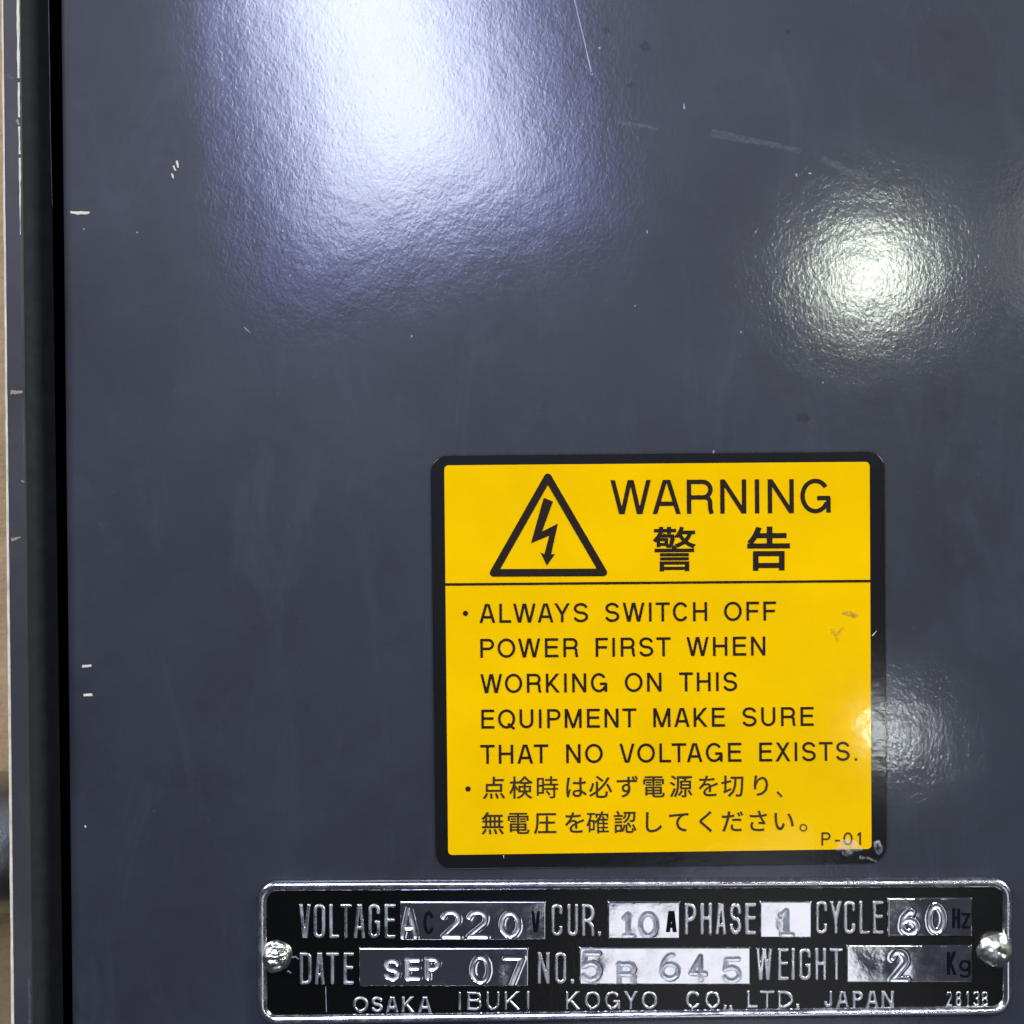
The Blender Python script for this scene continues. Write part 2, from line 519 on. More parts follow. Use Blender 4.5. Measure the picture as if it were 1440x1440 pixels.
def put_word(B, word, x0, x1, ytop, ybot, s, z, slope, track=0, step=0.7, k=INF):
    x = 0; lay = []
    for i, c in enumerate(word):
        lsb, w = HELV[c]
        lay.append((c, x + lsb, w))
        x += ADV[c] + track + (KERN.get(word[i:i + 2], 0) if i + 1 < len(word) else 0)
    a = lay[0][1]; e = lay[-1][1] + lay[-1][2]
    q = (x1 - x0) / (e - a)
    for c, g0, w in lay:
        gx0 = x0 + (g0 - a) * q; gx1 = gx0 + w * q
        if c == 'I': gm = (gx0 + gx1) / 2; gx0, gx1 = gm - s, gm + s
        if c == '.': gx1 = gx0 + 2 * s
        dy = slope * (gx0 - x0)
        ov = s * .12 if c in 'OCGSQ' else 0
        put_glyph(B, c, gx0, gx1, ytop - dy - ov, ybot - dy + ov, s, z, step=step, slope=slope, lean=-slope)

def cjk(B, ch, x, ytop, em, z, width=None, height=None, bold=0.0, slope=0.0):
    cu = bpy.data.curves.new('glyph', 'FONT')
    cu.body = ch
    cu.size = 1.0
    cu.resolution_u = 3
    cu.offset = bold
    ob = bpy.data.objects.new('glyph', cu)
    COL.objects.link(ob)
    dg = bpy.context.evaluated_depsgraph_get()
    me = bpy.data.meshes.new_from_object(ob.evaluated_get(dg))
    v = np.array([tuple(p.co) for p in me.vertices])
    f = [tuple(p.vertices) for p in me.polygons]
    bpy.data.objects.remove(ob); bpy.data.curves.remove(cu); bpy.data.meshes.remove(me)
    mn = v.min(0); mx = v.max(0)
    if width is not None:
        sx = width / (mx[0] - mn[0]); sy = height / (mx[1] - mn[1])
        vv = [(x + (a - mn[0]) * sx, ytop + (mx[1] - b_) * sy - slope * (a - mn[0]) * sx, z) for a, b_, c in v]
    else:   # keep the glyph's place in its em box; ytop = top of the box
        vv = [(x + (a - mn[0]) * em, ytop + (0.86 - b_) * em - slope * a * em, z) for a, b_, c in v]
    B.add(vv, [tuple(reversed(q)) for q in f])
    B.f[-len(f):] = [tuple(reversed(q)) for q in B.f[-len(f):]]

# ------------------------------------------------------------------ rounded outlines mapped on a measured quad
def ring_pts(quad, inset, rad, n=9, base=None):
    """quad = TL, TR, BR, BL in drawing units"""
    tl, tr, br, bl = quad
    W = (math.dist(tl, tr) + math.dist(bl, br)) / 2
    H = (math.dist(tl, bl) + math.dist(tr, br)) / 2
    r = max(rad - inset, 0.6)
    pts = []
    for cx, cy, a0 in ((W - inset - r, inset + r, -90), (W - inset - r, H - inset - r, 0), (inset + r, H - inset - r, 90), (inset + r, inset + r, 180)):
        for i in range(n):
            a = math.radians(a0 + 90 * i / (n - 1))
            pts.append((cx + r * math.cos(a), cy + r * math.sin(a)))
    out = []
    for x, y in pts:
        u, v = x / W, y / H
        out.append(((1 - u) * (1 - v) * tl[0] + u * (1 - v) * tr[0] + u * v * br[0] + (1 - u) * v * bl[0],
                    (1 - u) * (1 - v) * tl[1] + u * (1 - v) * tr[1] + u * v * br[1] + (1 - u) * v * bl[1]))
    return out

def rings(quad, rad, prof, cap=True, n=9, jit=0.0):
    B = Build()
    all_ = []
    for d, z in prof:
        p = ring_pts(quad, d, rad, n)
        all_.append([(x + R.uniform(-jit, jit), y + R.uniform(-jit, jit), z) for x, y in p])
    N = len(all_[0])
    v = [q for ring in all_ for q in ring]
    f = []
    for a in range(len(all_) - 1):
        for i in range(N):
            j = (i + 1) % N
            f.append((a * N + i, (a + 1) * N + i, (a + 1) * N + j, a * N + j))
    if cap:
        a = (len(all_) - 1) * N
        f.append(tuple(a + i for i in reversed(range(N))))
    B.add(v, f)
    return B

def streak(B, pts, w0, w1, z, wob=0.3, seg=6.0):
    """a ragged thin mark following pts"""
    P2 = []
    for (a, c) in zip(pts[:-1], pts[1:]):
        n = max(1, int(math.dist(a, c) / seg))
        for i in range(n):
            P2.append((a[0] + (c[0] - a[0]) * i / n, a[1] + (c[1] - a[1]) * i / n))
    P2.append(pts[-1])
    n = len(P2)
    v = []; f = []
    for i, p in enumerate(P2):
        a = P2[max(0, i - 1)]; c = P2[min(n - 1, i + 1)]
        dx, dy = c[0] - a[0], c[1] - a[1]; L = math.hypot(dx, dy) or 1
        w = (w0 + (w1 - w0) * i / max(1, n - 1)) * R.uniform(1 - wob, 1 + wob)
        o = R.uniform(-wob, wob) * w * .5
        nx, ny = -dy / L, dx / L
        v.append((p[0] + nx * (w + o), p[1] + ny * (w + o), z)); v.append((p[0] - nx * (w - o), p[1] - ny * (w - o), z))
        if i: f.append((2 * i - 2, 2 * i, 2 * i + 1, 2 * i - 1))
    B.add(v, f)

def blob(B, x, y, rx, ry, z, n=10, wob=0.3, dome=0.0):
    ring = []
    for i in range(n):
        a = 2 * math.pi * i / n; q = R.uniform(1 - wob, 1 + wob)
        ring.append((x + rx * q * math.cos(a), y + ry * q * math.sin(a), z))
    mid = [(x + (a - x) * .5, y + (b_ - y) * .5, z + dome * .75) for a, b_, c in ring]
    v = [(x, y, z + dome)] + mid + ring
    f = [(0, 1 + (i + 1) % n, 1 + i) for i in range(n)]
    f += [(1 + i, 1 + (i + 1) % n, 1 + n + (i + 1) % n, 1 + n + i) for i in range(n)]
    B.add(v, [tuple(reversed(q)) for q in f])

# ================================================================== background: wall and pipe beside the cabinet
ZW = -700.0
mesh('wall', [(-3200, -2600, ZW), (2600, -2600, ZW), (2600, 4200, ZW), (-3200, 4200, ZW)], [(0, 3, 2, 1)], M['wall'])['kind'] = 'structure'

def cyl(name, x0, x1, y, z, r, mat, parent=None, n=48):
    v = []; f = []
    prof = [(x0, r * .01), (x0, r * .94), (x0 + 6, r), (x1 - 6, r), (x1, r * .94), (x1, r * .01)]
    for x, q in prof:
        for i in range(n):
            a = 2 * math.pi * i / n
            v.append((x, y + q * math.cos(a), z + q * math.sin(a)))
    for j in range(len(prof) - 1):
        for i in range(n):
            f.append((j * n + i, j * n + (i + 1) % n, (j + 1) * n + (i + 1) % n, (j + 1) * n + i))
    return mesh(name, v, f, mat, parent, True)
pipe = thing('steel_pipe', 'grey steel pipe against the beige wall, left of the cabinet frame', 'pipe', -200, 1303, -450)
cyl('pipe_barrel', -620, -86, 1278, -450, 118, M['pipe'], pipe)
cyl('collar', -560, -500, 1278, -450, 132, M['pipe'], pipe)

# ================================================================== cabinet: fixed frame with its channel
def lerp_x(xt, xb, y): return xt + (xb - xt) * y / 1440.0
YT, YB = -700.0, 2140.0
def loft(name, prof, mat, parent, smooth=False, rows=24, wob=0.0):
    """prof: (x at the top of the picture, x at its bottom, z); swept along the height of the cabinet"""
    v = []; f = []; n = len(prof)
    for j in range(rows + 1):
        y = YT + (YB - YT) * j / rows
        for xt, xb, z in prof:
            v.append((lerp_x(xt, xb, y) + R.uniform(-wob, wob), y, z))
        if j:
            for i in range(n - 1):
                a = (j - 1) * n + i; c = j * n + i
                f.append((a, c, c + 1, a + 1))
    return mesh(name, v, f, mat, parent, smooth)

cabinet = thing('electrical_cabinet', 'dark blue-grey enamelled metal cabinet with glare on its door and chipped left frame', 'cabinet', 900, 1440, -139)
frame = loft('frame_face', [(4.0, 19.5, -1.5), (5.5, 21, 0), (24, 42, 0), (26.5, 44, -.8), (28, 45.5, -2.5), (28.5, 46, -5)], M['frame'], cabinet, False)
loft('bare_edge', [(1.2, 15.0, -24), (1.2, 15.0, -2.6), (2.2, 16.0, -1.9), (4.0, 19.5, -1.5)], M['bare_edge'], frame, False, rows=160, wob=0.35)
loft('side_flange', [(1.2, 15.0, -500), (1.2, 15.0, -24)], M['frame'], cabinet)
loft('channel_wall', [(28.5, 46, -5), (55.2, 74.5, -50)], M['channel_shade'], cabinet)
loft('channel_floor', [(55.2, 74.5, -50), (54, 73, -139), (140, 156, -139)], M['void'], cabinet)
# thin strip painting the highlight at the channel wall's foot (upper part only)
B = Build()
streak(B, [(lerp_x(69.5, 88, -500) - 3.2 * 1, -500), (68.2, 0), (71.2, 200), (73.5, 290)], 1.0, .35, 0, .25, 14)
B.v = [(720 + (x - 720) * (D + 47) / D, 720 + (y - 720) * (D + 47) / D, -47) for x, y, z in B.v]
B.out('floor_edge_highlight', M['frame'], cabinet)
# lamp highlight on the frame's rounded corner, painted as a pale strip
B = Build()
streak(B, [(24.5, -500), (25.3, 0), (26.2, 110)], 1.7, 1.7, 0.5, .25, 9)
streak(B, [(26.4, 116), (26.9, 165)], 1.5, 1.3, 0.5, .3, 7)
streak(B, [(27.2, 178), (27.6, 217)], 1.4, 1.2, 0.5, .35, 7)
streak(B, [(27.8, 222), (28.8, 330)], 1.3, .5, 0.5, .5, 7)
B.out('edge_highlight', M['chip'], frame, label='pale strip painted as the lamp highlight on the rounded corner of the frame')
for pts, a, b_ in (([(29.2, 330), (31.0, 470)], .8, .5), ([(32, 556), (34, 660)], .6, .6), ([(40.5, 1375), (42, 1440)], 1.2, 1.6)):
    B = Build(); streak(B, pts, a, b_, .45, .5, 6); B.out('edge_highlight', M['smear'], frame)  # fainter lower runs of the painted corner highlight
for pts, w, m in (([(9, 109), (14, 107), (19, 113)], 2.6, 'smear'), ([(23.5, 168), (27, 176)], 2.0, 'chip_warm'), ([(15, 551), (22, 552), (32, 551)], 2.8, 'chip_warm'),
                  ([(16, 759), (22, 757.5), (29, 755)], 2.0, 'chip_warm'), ([(31, 763.5), (36, 764)], 1.0, 'smear'), ([(30, 676), (34.5, 678)], 1.4, 'chip_warm'), ([(12.5, 996), (14, 1006)], 1.3, 'smear')):
    B = Build(); streak(B, pts, w, w * .5, .5, .4, 2.5); B.out('paint_chip', M[m], frame)

# ================================================================== the door
rr = 15.0
prof = [(82.5, 98.5, -130)]
for i in range(9):
    a = math.radians(90 * i / 8)
    prof.append((82.5 + rr * (1 - math.cos(a)), 98.5 + rr * (1 - math.cos(a)), -rr + rr * math.sin(a)))
prof += [(300, 316, 0), (1500, 1516, 0), (2500, 2516, 0)]
door = loft('door_panel', prof, M['door'], cabinet, True)
def mark(name, fn, m, label=None):
    B = Build(); fn(B); return B.out(name, M[m], door, label=label)
mark('paint_chip', lambda B: streak(B, [(99, 298.5), (110, 299.5), (126, 299)], 1.9, 1.6, .35, .35, 4), 'chip', 'long pale chip near the door edge')
mark('paint_chip', lambda B: streak(B, [(115.5, 937), (128.5, 936)], 1.6, 1.8, .35, .15, 3), 'chip')
mark('paint_chip', lambda B: streak(B, [(117.5, 977.5), (130, 977)], 1.7, 1.9, .35, .15, 3), 'chip')
mark('paint_chip', lambda B: blob(B, 120, 1162, 1.4, 1.4, .35), 'chip')
def c3(B):
    streak(B, [(248.5, 226), (250.5, 236)], 1.6, 1.0, .35, .4, 3); streak(B, [(244, 233), (247, 240)], 1.2, 1.4, .35, .4, 3); streak(B, [(241.5, 244), (244, 251)], 1.5, .8, .35, .4, 3)
mark('paint_chip', c3, 'chip', 'cluster of three tiny white nicks in the paint')
for x, y, a, b_ in ((962, 150, 1.3, 4.2), (843, 68, 1.6, 1.6), (1120, 246, 1.8, 2.2), (1139, 244, 2.2, 1.6), (910, 326, 1.2, 2.6), (1003.5, 635.5, 1.4, 2.4), (832, 104, 1.9, 2.6),
                    (118, 322, 1.0, 1.4), (1157, 538, 1.0, 1.6), (408, 388, 1.2, 1.8), (579, 473, 1.0, 1.8), (893, 430, 1.3, 1.3), (193, 327, 1.4, 1.4), (1042, 467, 1.2, 1.6)):
    mark('paint_nick', lambda B: blob(B, x, y, a, b_, .35, 8), 'scratch')
def s1(B): streak(B, [(803, -40), (808, 0), (814, 26), (821, 55), (832, 104)], .7, .95, .35, .3, 5)
mark('scratch', s1, 'scratch', 'long thin pale scratch running down from the top')
mark('scratch', lambda B: streak(B, [(662, 488), (652, 540), (640, 600)], .35, .5, .35, .4, 8), 'smear')
mark('scratch', lambda B: streak(B, [(343, 460), (352, 468)], .6, .5, .35, .4, 3), 'scratch')
mark('scratch', lambda B: streak(B, [(1124, 392), (1128, 420), (1134, 470)], .5, .5, .35, .4, 5), 'smear')
mark('rub_mark', lambda B: streak(B, [(1000, 187), (1030, 193), (1080, 202), (1126, 213)], 5.0, 3.0, .35, .3, 6), 'smear', 'pale rubbed streak on the upper right of the door')
mark('rub_mark', lambda B: streak(B, [(868, 173), (905, 177), (926, 182)], 2.4, 3.2, .35, .4, 5), 'smear')
mark('rub_mark', lambda B: streak(B, [(760, 176), (800, 177), (838, 174)], 2.6, 3.0, .35, .4, 6), 'smear')
mark('rub_mark', lambda B: streak(B, [(1155, 222), (1190, 240), (1220, 248)], 4.0, 6.0, .35, .4, 6), 'smear')
for x, y, a, b_ in ((905, 65, 7, 8), (887, 120, 6, 4.5), (1131, 588, 9, 8), (852, 42, 5, 5), (1108, 44, 4, 4)):
    mark('dark_spot', lambda B: blob(B, x, y, a, b_, .35, 12, .35), 'stain')

# ================================================================== warning sticker
stk = thing('warning_sticker', 'yellow electrical WARNING sticker with black border, triangle symbol and English and Japanese text', 'sticker', 925, 1218, 0)
SQ = [(605.5, 641), (1243.5, 635), (1246.5, 1213), (613, 1222)]
YQ = [(624.8, 654.5), (1222.5, 649.5), (1225.2, 1193.5), (630.3, 1202)]
B = rings(SQ, 24, [(0, 0.1), (0.15, 1.5), (0.5, 1.72), (20, 1.80)], True); B.out('black_border', M['black_vinyl'], stk)
B = rings(SQ, 24, [(-2.4, 0.12), (0.8, 0.12)], False, 9, .4); B.out('grime_shadow_line', M['stain'], stk)  # grime ring that also paints in the sticker's contact shadow
B = rings(YQ, 6, [(0, 1.85), (0.15, 2.1)], True); B.out('yellow_field', M['yellow'], stk)
ZI = 2.5
SL = 0.0085
B = Build(); streak(B, [(625.4, 821.8), (1223.2, 816.9)], 1.75, 1.75, ZI, .04, 30); B.out('divider_line', M['ink'], stk)

# triangle frame with round outer corners, sharp inner ones
def tri():
    st = [([(770.3, 671.2), (694.2, 805.5), (848.2, 804.8)], True)]
    us = np.arange(682, 860, .7); vs = np.arange(660, 818, .7)
    U, V = np.meshgrid(us, vs)
    F = sdf(st, U, V, 5.4, False)
    v, f = relief(F, us, vs, lambda d: ZI + 0 * d)
    B = Build(); B.add(v, [tuple(reversed(q)) for q in f]); return B
tri().out('warning_triangle', M['ink'], stk)
bolt = [(718, 305), (775, 328), (708, 512), (805, 463), (764, 652), (788, 650), (737, 722), (697, 638), (722, 652), (752, 538), (640, 585)]
bv = [(600 + x / 4.364, 630 + y / 4.364, ZI) for x, y in bolt]
# hand split into convex pieces
mesh('lightning_bolt', bv, [(0, 10, 2, 1), (10, 9, 3, 2), (9, 8, 4, 3), (8, 7, 6, 4), (4, 6, 5)], M['ink'], stk)

B = Build(); put_word(B, 'WARNING', 858, 1167.3, 675.2, 723.2, 3.1, ZI, 0.0060, 20, .7); B.out('printed_heading', M['ink'], stk)
B = Build()
cjk(B, '警', 917.5, 740.5, 60, ZI, 61, 63, .012, .006); cjk(B, '告', 1050.5, 740.5, 60, ZI, 60, 62, .022, .006)
B.out('printed_heading', M['ink'], stk)
lines = [
    (875.9, [('ALWAYS', 674, 827), ('SWITCH', 851, 994.2), ('OFF', 1018, 1091)]),
    (924.9, [('POWER', 675.6, 813.3), ('FIRST', 837.6, 943), ('WHEN', 965, 1076)]),
    (974.5, [('WORKING', 675.4, 853.6), ('ON', 878.6, 930.2), ('THIS', 955, 1036.4)]),
    (1024.4, [('EQUIPMENT', 677, 894.8), ('MAKE', 918.6, 1019.4), ('SURE', 1043.6, 1144)]),
    (1073.9, [('THAT', 675.6, 771.2), ('NO', 796.2, 847.6), ('VOLTAGE', 870.6, 1042.4), ('EXISTS.', 1067.4, 1204.6)])]
for yb, ws in lines:
    B = Build()
    for w, a, c in ws:
        y = yb - SL * (a - 675)
        put_word(B, w, a, c, y - 26.8, y, 1.84, ZI, SL, 60, .6)
    B.out('printed_line', M['ink'], stk)
B = Build(); blob(B, 654.6, 862.4, 3.8, 3.8, ZI, 14, .04); B.out('printed_bullet', M['ink'], stk)
B = Build(); blob(B, 658.2, 1109, 3.8, 3.8, ZI, 14, .04); B.out('printed_bullet', M['ink'], stk)
zx = lambda q: 600 + q / 2.182
zy = lambda q: 620 + q / 2.182
B = Build()
for ch, x in zip('点検時は必ず電源を切り', (172, 254, 338, 428, 498, 583, 664, 745, 834, 903, 1003)):
    cjk(B, ch, zx(x), 1091.4 - SL * (zx(x) - 675) , 33.5, ZI, bold=(.006 if ch in '時確' else .010), slope=SL)
cjk(B, '、', zx(1072), 1112, 30, ZI, 9, 9, .0, 0)
B.out('printed_line', M['ink_soft'], stk)
B = Build()
for ch, x in zip('無電圧を確認してください', (168, 249, 329, 424, 490, 574, 672, 743, 836, 905, 990, 1066)):
    cjk(B, ch, zx(x), 1141.2 - SL * (zx(x) - 675), 33.5, ZI, bold=(.006 if ch in '時確' else .010), slope=SL)
cjk(B, '。', zx(1143), 1158, 30, ZI, 11, 11, .0, 0)
B.out('printed_line', M['ink_soft'], stk)
B = Build()
for c, a, b_ in (('P', 1154.6, 1167.5), ('-', 1173.5, 1181), ('0', 1185.5, 1198.5), ('1', 1204, 1213)):
    put_glyph(B, c, a, b_, 1169.8 - .004 * (a - 1154), 1188.3 - .004 * (a - 1154), 1.25, ZI, step=.5)
B.out('printed_code', M['ink_soft'], stk)
# smudges and small flaws of the film
B = Build(); blob(B, 1192, 862, 7, 4, ZI + .1, 9, .4); blob(B, 1201, 865, 5, 4, ZI + .1, 9, .4); streak(B, [(1168, 884), (1174, 892), (1178, 902)], 1.5, 3.0, ZI + .1, .4, 3); streak(B, [(1176, 893), (1186, 880)], 2.0, 1.2, ZI + .1, .4, 3)
B.out('smudge', M['grime'], stk)
B = Build(); streak(B, [(1226, 894), (1232, 887)], .9, .5, ZI + .2, .3, 2); B.out('nick', M['chip'], stk)
B = Build(); streak(B, [(708, 1202), (708.6, 1206)], .7, .4, ZI, .2, 2); B.out('nick', M['chip'], stk)
B = Build()
blob(B, 1194, 1190, 19, 9, ZI + .1, 14, .25, 2.6); blob(B, 1192, 1198, 9, 6, ZI + .1, 12, .25, 2.0); blob(B, 1234, 1190, 6, 10, ZI + .1, 12, .3, 3.0)
streak(B, [(1208, 1205), (1222, 1206.5), (1232, 1211)], 2.2, 1.2, ZI + .2, .3, 3)
B.out('lifted_film', M['film'], stk, True, label='whitish lifted clear film at the lower right corner')

# ================================================================== name plate
plate = thing('name_plate', 'black rating plate with metal rim and raised VOLTAGE, DATE, WEIGHT lettering below the sticker', 'name plate', 890, 1438, 0)
PQ = [(362.5, 1239), (1421.5, 1234), (1422, 1425.5), (363.5, 1440)]
FZ = 4.0
B = rings(PQ, 27, [(0, 0.1), (0.1, 4.0), (0.9, 6.6), (2.2, 8.0), (4.2, 8.6), (7.4, 8.4), (9.8, 7.6), (11.4, 6.6), (12.6, 5.2), (13.4, FZ - .2)], False, 13, .04)
B.out('metal_rim', M['rim'], plate, True)
B = rings(PQ, 27, [(12.4, FZ - .5), (12.6, FZ)], True, 9); B.out('black_field', M['black_enamel'], plate)
B = rings(PQ, 27, [(-3.2, 0.12), (1.0, 0.12)], False, 9, .5); B.out('grime_shadow_line', M['stain'], plate)  # dark ring: dirt plus painted contact shadow round the plate

def word_cells(name_word, cells, y0, y1, s, k=0.95, H=2.6, bev=1.0, slope=0.0, mat='letter', wob=.10, thin=False):
    B = Build()
    x00 = cells[0][1]
    for c, a, b_ in cells:
        dy = slope * (a - x00)
        hh = y1 - y0
        if c == '.': put_glyph(B, c, a, a + 2 * s * 1.1, y1 - 2.4 * s - dy, y1 - dy, s * 1.1, FZ - .1, H, bev, k, .55, False)
        elif c == ',': put_glyph(B, c, a, a + 2 * s * 1.1, y1 - 2.4 * s - dy, y1 - dy, s, FZ - .1, H, bev, k, .55, False)
        else: put_glyph(B, c, a, b_, y0 - dy, y1 - dy, s, FZ - .1, H, bev, k, .55, False, wob=wob)
    return B.out('raised_lettering', M[mat], plate, True)

word_cells('VOLTAGE', [('V', 421, 438), ('O', 441.5, 458), ('L', 463.5, 477.5), ('T', 479, 495), ('A', 497.5, 514.5), ('G', 518.5, 535), ('E', 541, 556.5)], 1270, 1318, 2.5)
word_cells('CUR.', [('C', 775, 791), ('U', 797.5, 813), ('R', 818, 836), ('.', 840, 845)], 1270, 1315, 2.5)
word_cells('PHASE', [('P', 962, 979), ('H', 984, 1001), ('A', 1004.5, 1021.5), ('S', 1025, 1042), ('E', 1047, 1062.5)], 1268.5, 1313, 2.8)
word_cells('CYCLE', [('C', 1146, 1162.4), ('Y', 1165.5, 1183), ('C', 1185.4, 1201.7), ('L', 1207, 1222), ('E', 1226, 1241)], 1265.5, 1312, 2.5)
word_cells('DATE', [('D', 422, 439), ('A', 443, 457.5), ('T', 459, 477), ('E', 483.5, 498)], 1338, 1383, 2.5)
word_cells('NO.', [('N', 756, 773), ('O', 780, 796.5), ('.', 802, 807)], 1337.5, 1382, 2.5)
word_cells('WEIGHT', [('W', 1062, 1085.5), ('E', 1093, 1108), ('I', 1112, 1117), ('G', 1122.5, 1139.5), ('H', 1145, 1161), ('T', 1166, 1184)], 1331.8, 1377, 2.6)
word_cells('OSAKA', [('O', 496.5, 518.5), ('S', 522.8, 538.6), ('A', 542.5, 561), ('K', 565.4, 584), ('A', 587.8, 607.8)], 1400, 1422, 2.0, INF, 2.0, 1.1, .002)
word_cells('IBUKI', [('I', 644, 649.5), ('B', 657, 677.8), ('U', 684, 702.7), ('K', 709.5, 733), ('I', 740, 745.5)], 1393, 1419, 1.9, INF, 2.0, 1.1, .008)
word_cells('KOGYO', [('K', 795, 817), ('O', 822, 844), ('G', 850, 871.7), ('Y', 876.5, 897), ('O', 901.8, 924)], 1392.5, 1418, 2.0, INF, 2.0, 1.1, .002)
word_cells('CO.,', [('C', 963.5, 984.8), ('O', 990.5, 1012.3), ('.', 1016.5, 1020), (',', 1024.5, 1028)], 1391.8, 1416.8, 2.2, INF, 2.2, 1.1)
word_cells('LTD.', [('L', 1049.5, 1064.5), ('T', 1068, 1088), ('D', 1093, 1115), ('.', 1118.5, 1122)], 1391.2, 1416, 2.3, INF, 2.2, 1.1)
word_cells('JAPAN', [('J', 1158, 1169.5), ('A', 1174.6, 1193.5), ('P', 1198, 1212.5), ('A', 1216, 1235), ('N', 1238.5, 1256)], 1392, 1414.8, 2.1, INF, 2.2, 1.1)
word_cells('28138', [('2', 1329.5, 1337.5), ('8', 1342.5, 1351), ('1', 1356.5, 1362.5), ('3', 1367, 1376), ('8', 1379, 1388)], 1392.5, 1413.5, 1.3, INF, 1.8, 1.4)

# bare metal windows with stamped characters: a height field each
WZ = FZ + 2.2
def window(quad, stamps, label, seed, amp=1.0, dark=(), dep=1.7):
    x0, y0, x1, y1 = quad
    rs = np.random.RandomState(seed)
    st = 0.6
    us = np.linspace(x0, x1, int((x1 - x0) / st) + 1); vs = np.linspace(y0, y1, int((y1 - y0) / st) + 1)
    U, V = np.meshgrid(us, vs)
    Z = np.full(U.shape, WZ)
    groove = np.zeros(U.shape, bool)
    for q in range(7):
        wl = rs.uniform(45, 150); a = rs.uniform(0, math.pi); ph = rs.uniform(0, 6.3)
        Z += amp * wl / 190 * .15 * np.sin((U * math.cos(a) + V * math.sin(a)) * 2 * math.pi / wl + ph)
    for ch, a, b_, t, bt, s in stamps:
        w, h = b_ - a, bt - t
        strokes = glyph(ch, w, h, s)
        strokes = [([(x + rs.uniform(-.3, .3), y + rs.uniform(-.3, .3)) for x, y in p], c) for p, c in strokes]
        strokes = tuck(strokes, s * .5)
        d = sdf(strokes, U - a, bt - V, s, False)
        Z += -dep * (1 / (1 + np.exp((d + .9) / (.7 if dep > 1.5 else 1.0)))) + (.2 if dep > 1.5 else 0) * np.exp(-((d - 1.6) / 1.6) ** 2)
        groove |= d < (.6 if dep > 1.5 else 2.2)
        # metal drawn in around the character
        cx, cy = (a + b_) / 2, (t + bt) / 2
        Z -= .3 * np.exp(-(((U - cx) / (w * .62)) ** 2 + ((V - cy) / (h * .55)) ** 2) ** 1.5)
    e = np.minimum(np.minimum(U - x0, x1 - U), np.minimum(V - y0, y1 - V))
    tt = np.clip(e / 2.0, 0, 1)
    Z = (FZ - .2) + (Z - FZ + .2) * np.sqrt(1 - (1 - tt) ** 2)
    nv, nu = U.shape
    v = np.stack([U.ravel(), V.ravel(), Z.ravel()], 1)
    I = np.arange(nv * nu).reshape(nv, nu)
    f = np.stack([I[:-1, :-1].ravel(), I[1:, :-1].ravel(), I[1:, 1:].ravel(), I[:-1, 1:].ravel()], 1).tolist()
    o = mesh('blank_field', v, f, M['alu'], plate, True)
    o['label'] = label
    o.data.materials.append(M['stamped'])
    g = (groove[:-1, :-1] & groove[1:, 1:]).ravel().astype(np.int32)
    o.data.polygons.foreach_set('material_index', g)
    if dark:
        B = Build()
        for ch, a, b_, t, bt, s in dark:
            put_glyph(B, ch, a, b_, t, bt, s, WZ + .9, .4, 1.0, INF, .5, False, wob=.2)
        B.out('engraved_unit', M['engraved_ink'], plate)
    return o
ss = 2.15
window((563, 1266, 768, 1320.5), [('A', 563.5, 587, 1277, 1314, ss), ('2', 621, 647, 1279, 1317.5, ss), ('2', 657, 685, 1279, 1317.5, ss), ('0', 703, 731, 1280.5, 1317, ss)],
       'bare metal field stamped A 220', 1, 1.0, [('C', 595.5, 611, 1280, 1312, 2.2), ('V', 746.5, 760, 1280, 1309, 2.2)])
window((854, 1266, 956, 1319), [('i', 874, 892, 1281, 1316, ss), ('0', 898, 924, 1281, 1316, ss)],
       'bright bare metal field stamped 10', 2, .5, [('A', 935.5, 951.5, 1279.5, 1309, 2.9)], .7)
window((1067.5, 1265.5, 1141, 1317.5), [('i', 1095, 1116, 1276, 1315, ss)], 'bright bare metal field stamped 1', 3, .5, dep=.7)
window((1246.5, 1261, 1365.5, 1315.3), [('6', 1265, 1290, 1279, 1313, ss), ('0', 1303, 1327.5, 1271, 1311, ss)],
       'dark reflecting metal field stamped 60', 4, 1.0, [('H', 1337, 1348.5, 1275.5, 1304, 2.1), ('z', 1350.5, 1363, 1282, 1304, 1.8)])
window((505.5, 1331, 743.7, 1385.5), [('S', 542, 562, 1347, 1377, 2.2), ('E', 572, 590, 1346, 1375.5, 2.2), ('P', 600, 618, 1345, 1374.5, 2.2), ('0', 662, 689, 1342.5, 1381, ss), ('7', 709, 735.5, 1344, 1384, ss)],
       'bare metal field stamped SEP 07', 5, 1.0)
window((814, 1330, 1055, 1383.3), [('5', 816, 844, 1337, 1377.5, ss), ('R', 868, 893, 1352, 1383, ss), ('6', 928, 954.5, 1339, 1376, ss), ('4', 968.5, 992, 1343, 1376, 2.2), ('5', 1015, 1040.5, 1345, 1379.5, ss)],
       'bare metal field stamped 5R 645', 6, .9, dep=.8)
window((1189, 1327, 1365.5, 1380.3), [('2', 1250.5, 1275, 1335, 1379, ss)], 'bare metal field stamped 2', 7, .7,
       [('K', 1330, 1344, 1336.5, 1369, 2.1), ('g', 1347, 1363, 1348, 1373, 1.8)])
# scratches in the black enamel beside the rivet
B = Build(); streak(B, [(458.5, 1386), (459.5, 1422)], .45, .5, FZ + .15, .3, 5); streak(B, [(411, 1345), (416, 1344), (421, 1348)], .9, .8, FZ + .15, .4, 2); streak(B, [(405, 1364), (410, 1367)], 1.3, 1.0, FZ + .15, .4, 2)
B.out('scratch', M['scratch'], plate)

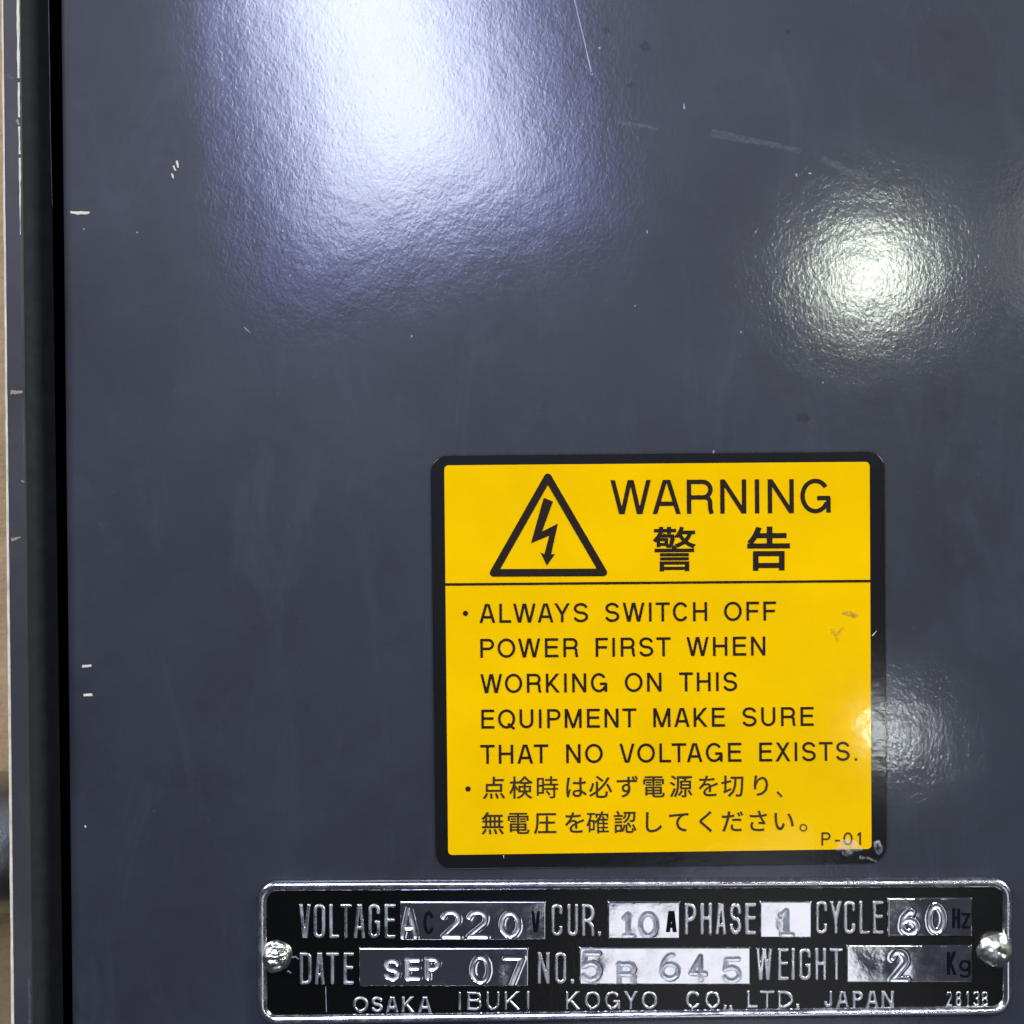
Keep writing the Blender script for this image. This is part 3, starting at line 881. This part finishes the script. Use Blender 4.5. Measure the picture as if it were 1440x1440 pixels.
# ================================================================== rivets
def dome(name, x, y, z0, prof, mat, parent, seed, amp, n=40, slot=None):
    rs = np.random.RandomState(seed)
    waves = [(rs.uniform(5, 14), rs.uniform(0, 6.3), rs.uniform(0, 6.3)) for _ in range(9)]
    v = []; f = []
    for r, z in prof:
        for i in range(n):
            a = 2 * math.pi * i / n
            px, py = r * math.cos(a), r * math.sin(a)
            dz = sum(math.sin((px * math.cos(t) + py * math.sin(t)) * 2 * math.pi / wl + ph) for wl, t, ph in waves) * amp / 3
            q = 1 + .03 * math.sin(3 * a + seed) + .02 * math.sin(5 * a + 1.3 * seed)
            if slot:
                sx, sy, dx, dy, wd, ln_, dep = slot
                ux, uy = px - sx, py - sy
                al = ux * dx + uy * dy; pe = -ux * dy + uy * dx
                dz -= dep * math.exp(-(pe / wd) ** 2 - (al / ln_) ** 4)
            v.append((x + px * q, y + py * q, z0 + z + (dz if z > 1 else 0)))
    m = len(prof)
    for j in range(m - 1):
        for i in range(n):
            f.append((j * n + i, (j + 1) * n + i, (j + 1) * n + (i + 1) % n, j * n + (i + 1) % n))
    f.append(tuple((m - 1) * n + i for i in reversed(range(n))))
    return mesh(name, v, f, mat, parent, True)
def dprof(r, h, flat=.2, n=16):
    p = [(r, 0)]
    for i in range(n + 1):
        a = math.radians(88 * i / n)
        p.append((r * (math.cos(a) * (1 - .0) + 0), 1.0 + h * math.sin(a)))
    return p
rv = thing('rivet', 'dull dented rivet head at the left end of the name plate', 'rivet', 389, 1345, FZ)
rv['group'] = 'rivets holding the name plate'
dome('collar', 390, 1342.5, FZ - .5, dprof(22, 6), M['rivet'], rv, 3, .35)
dome('rivet_head', 388, 1347.5, FZ + 3.5, dprof(18, 10), M['rivet'], rv, 8, .8, slot=(6, 3, .5, .85, 2.5, 8, 3.0))
rv = thing('rivet', 'larger domed rivet at the right end of the name plate, overlapping its rim', 'rivet', 1396.5, 1334, FZ)
rv['group'] = 'rivets holding the name plate'
dome('rivet_head', 1396.5, 1334, FZ + .5, dprof(25, 17), M['rivet'], rv, 5, .4, slot=(7, 1, .8, .6, 2.6, 7, 4.0))
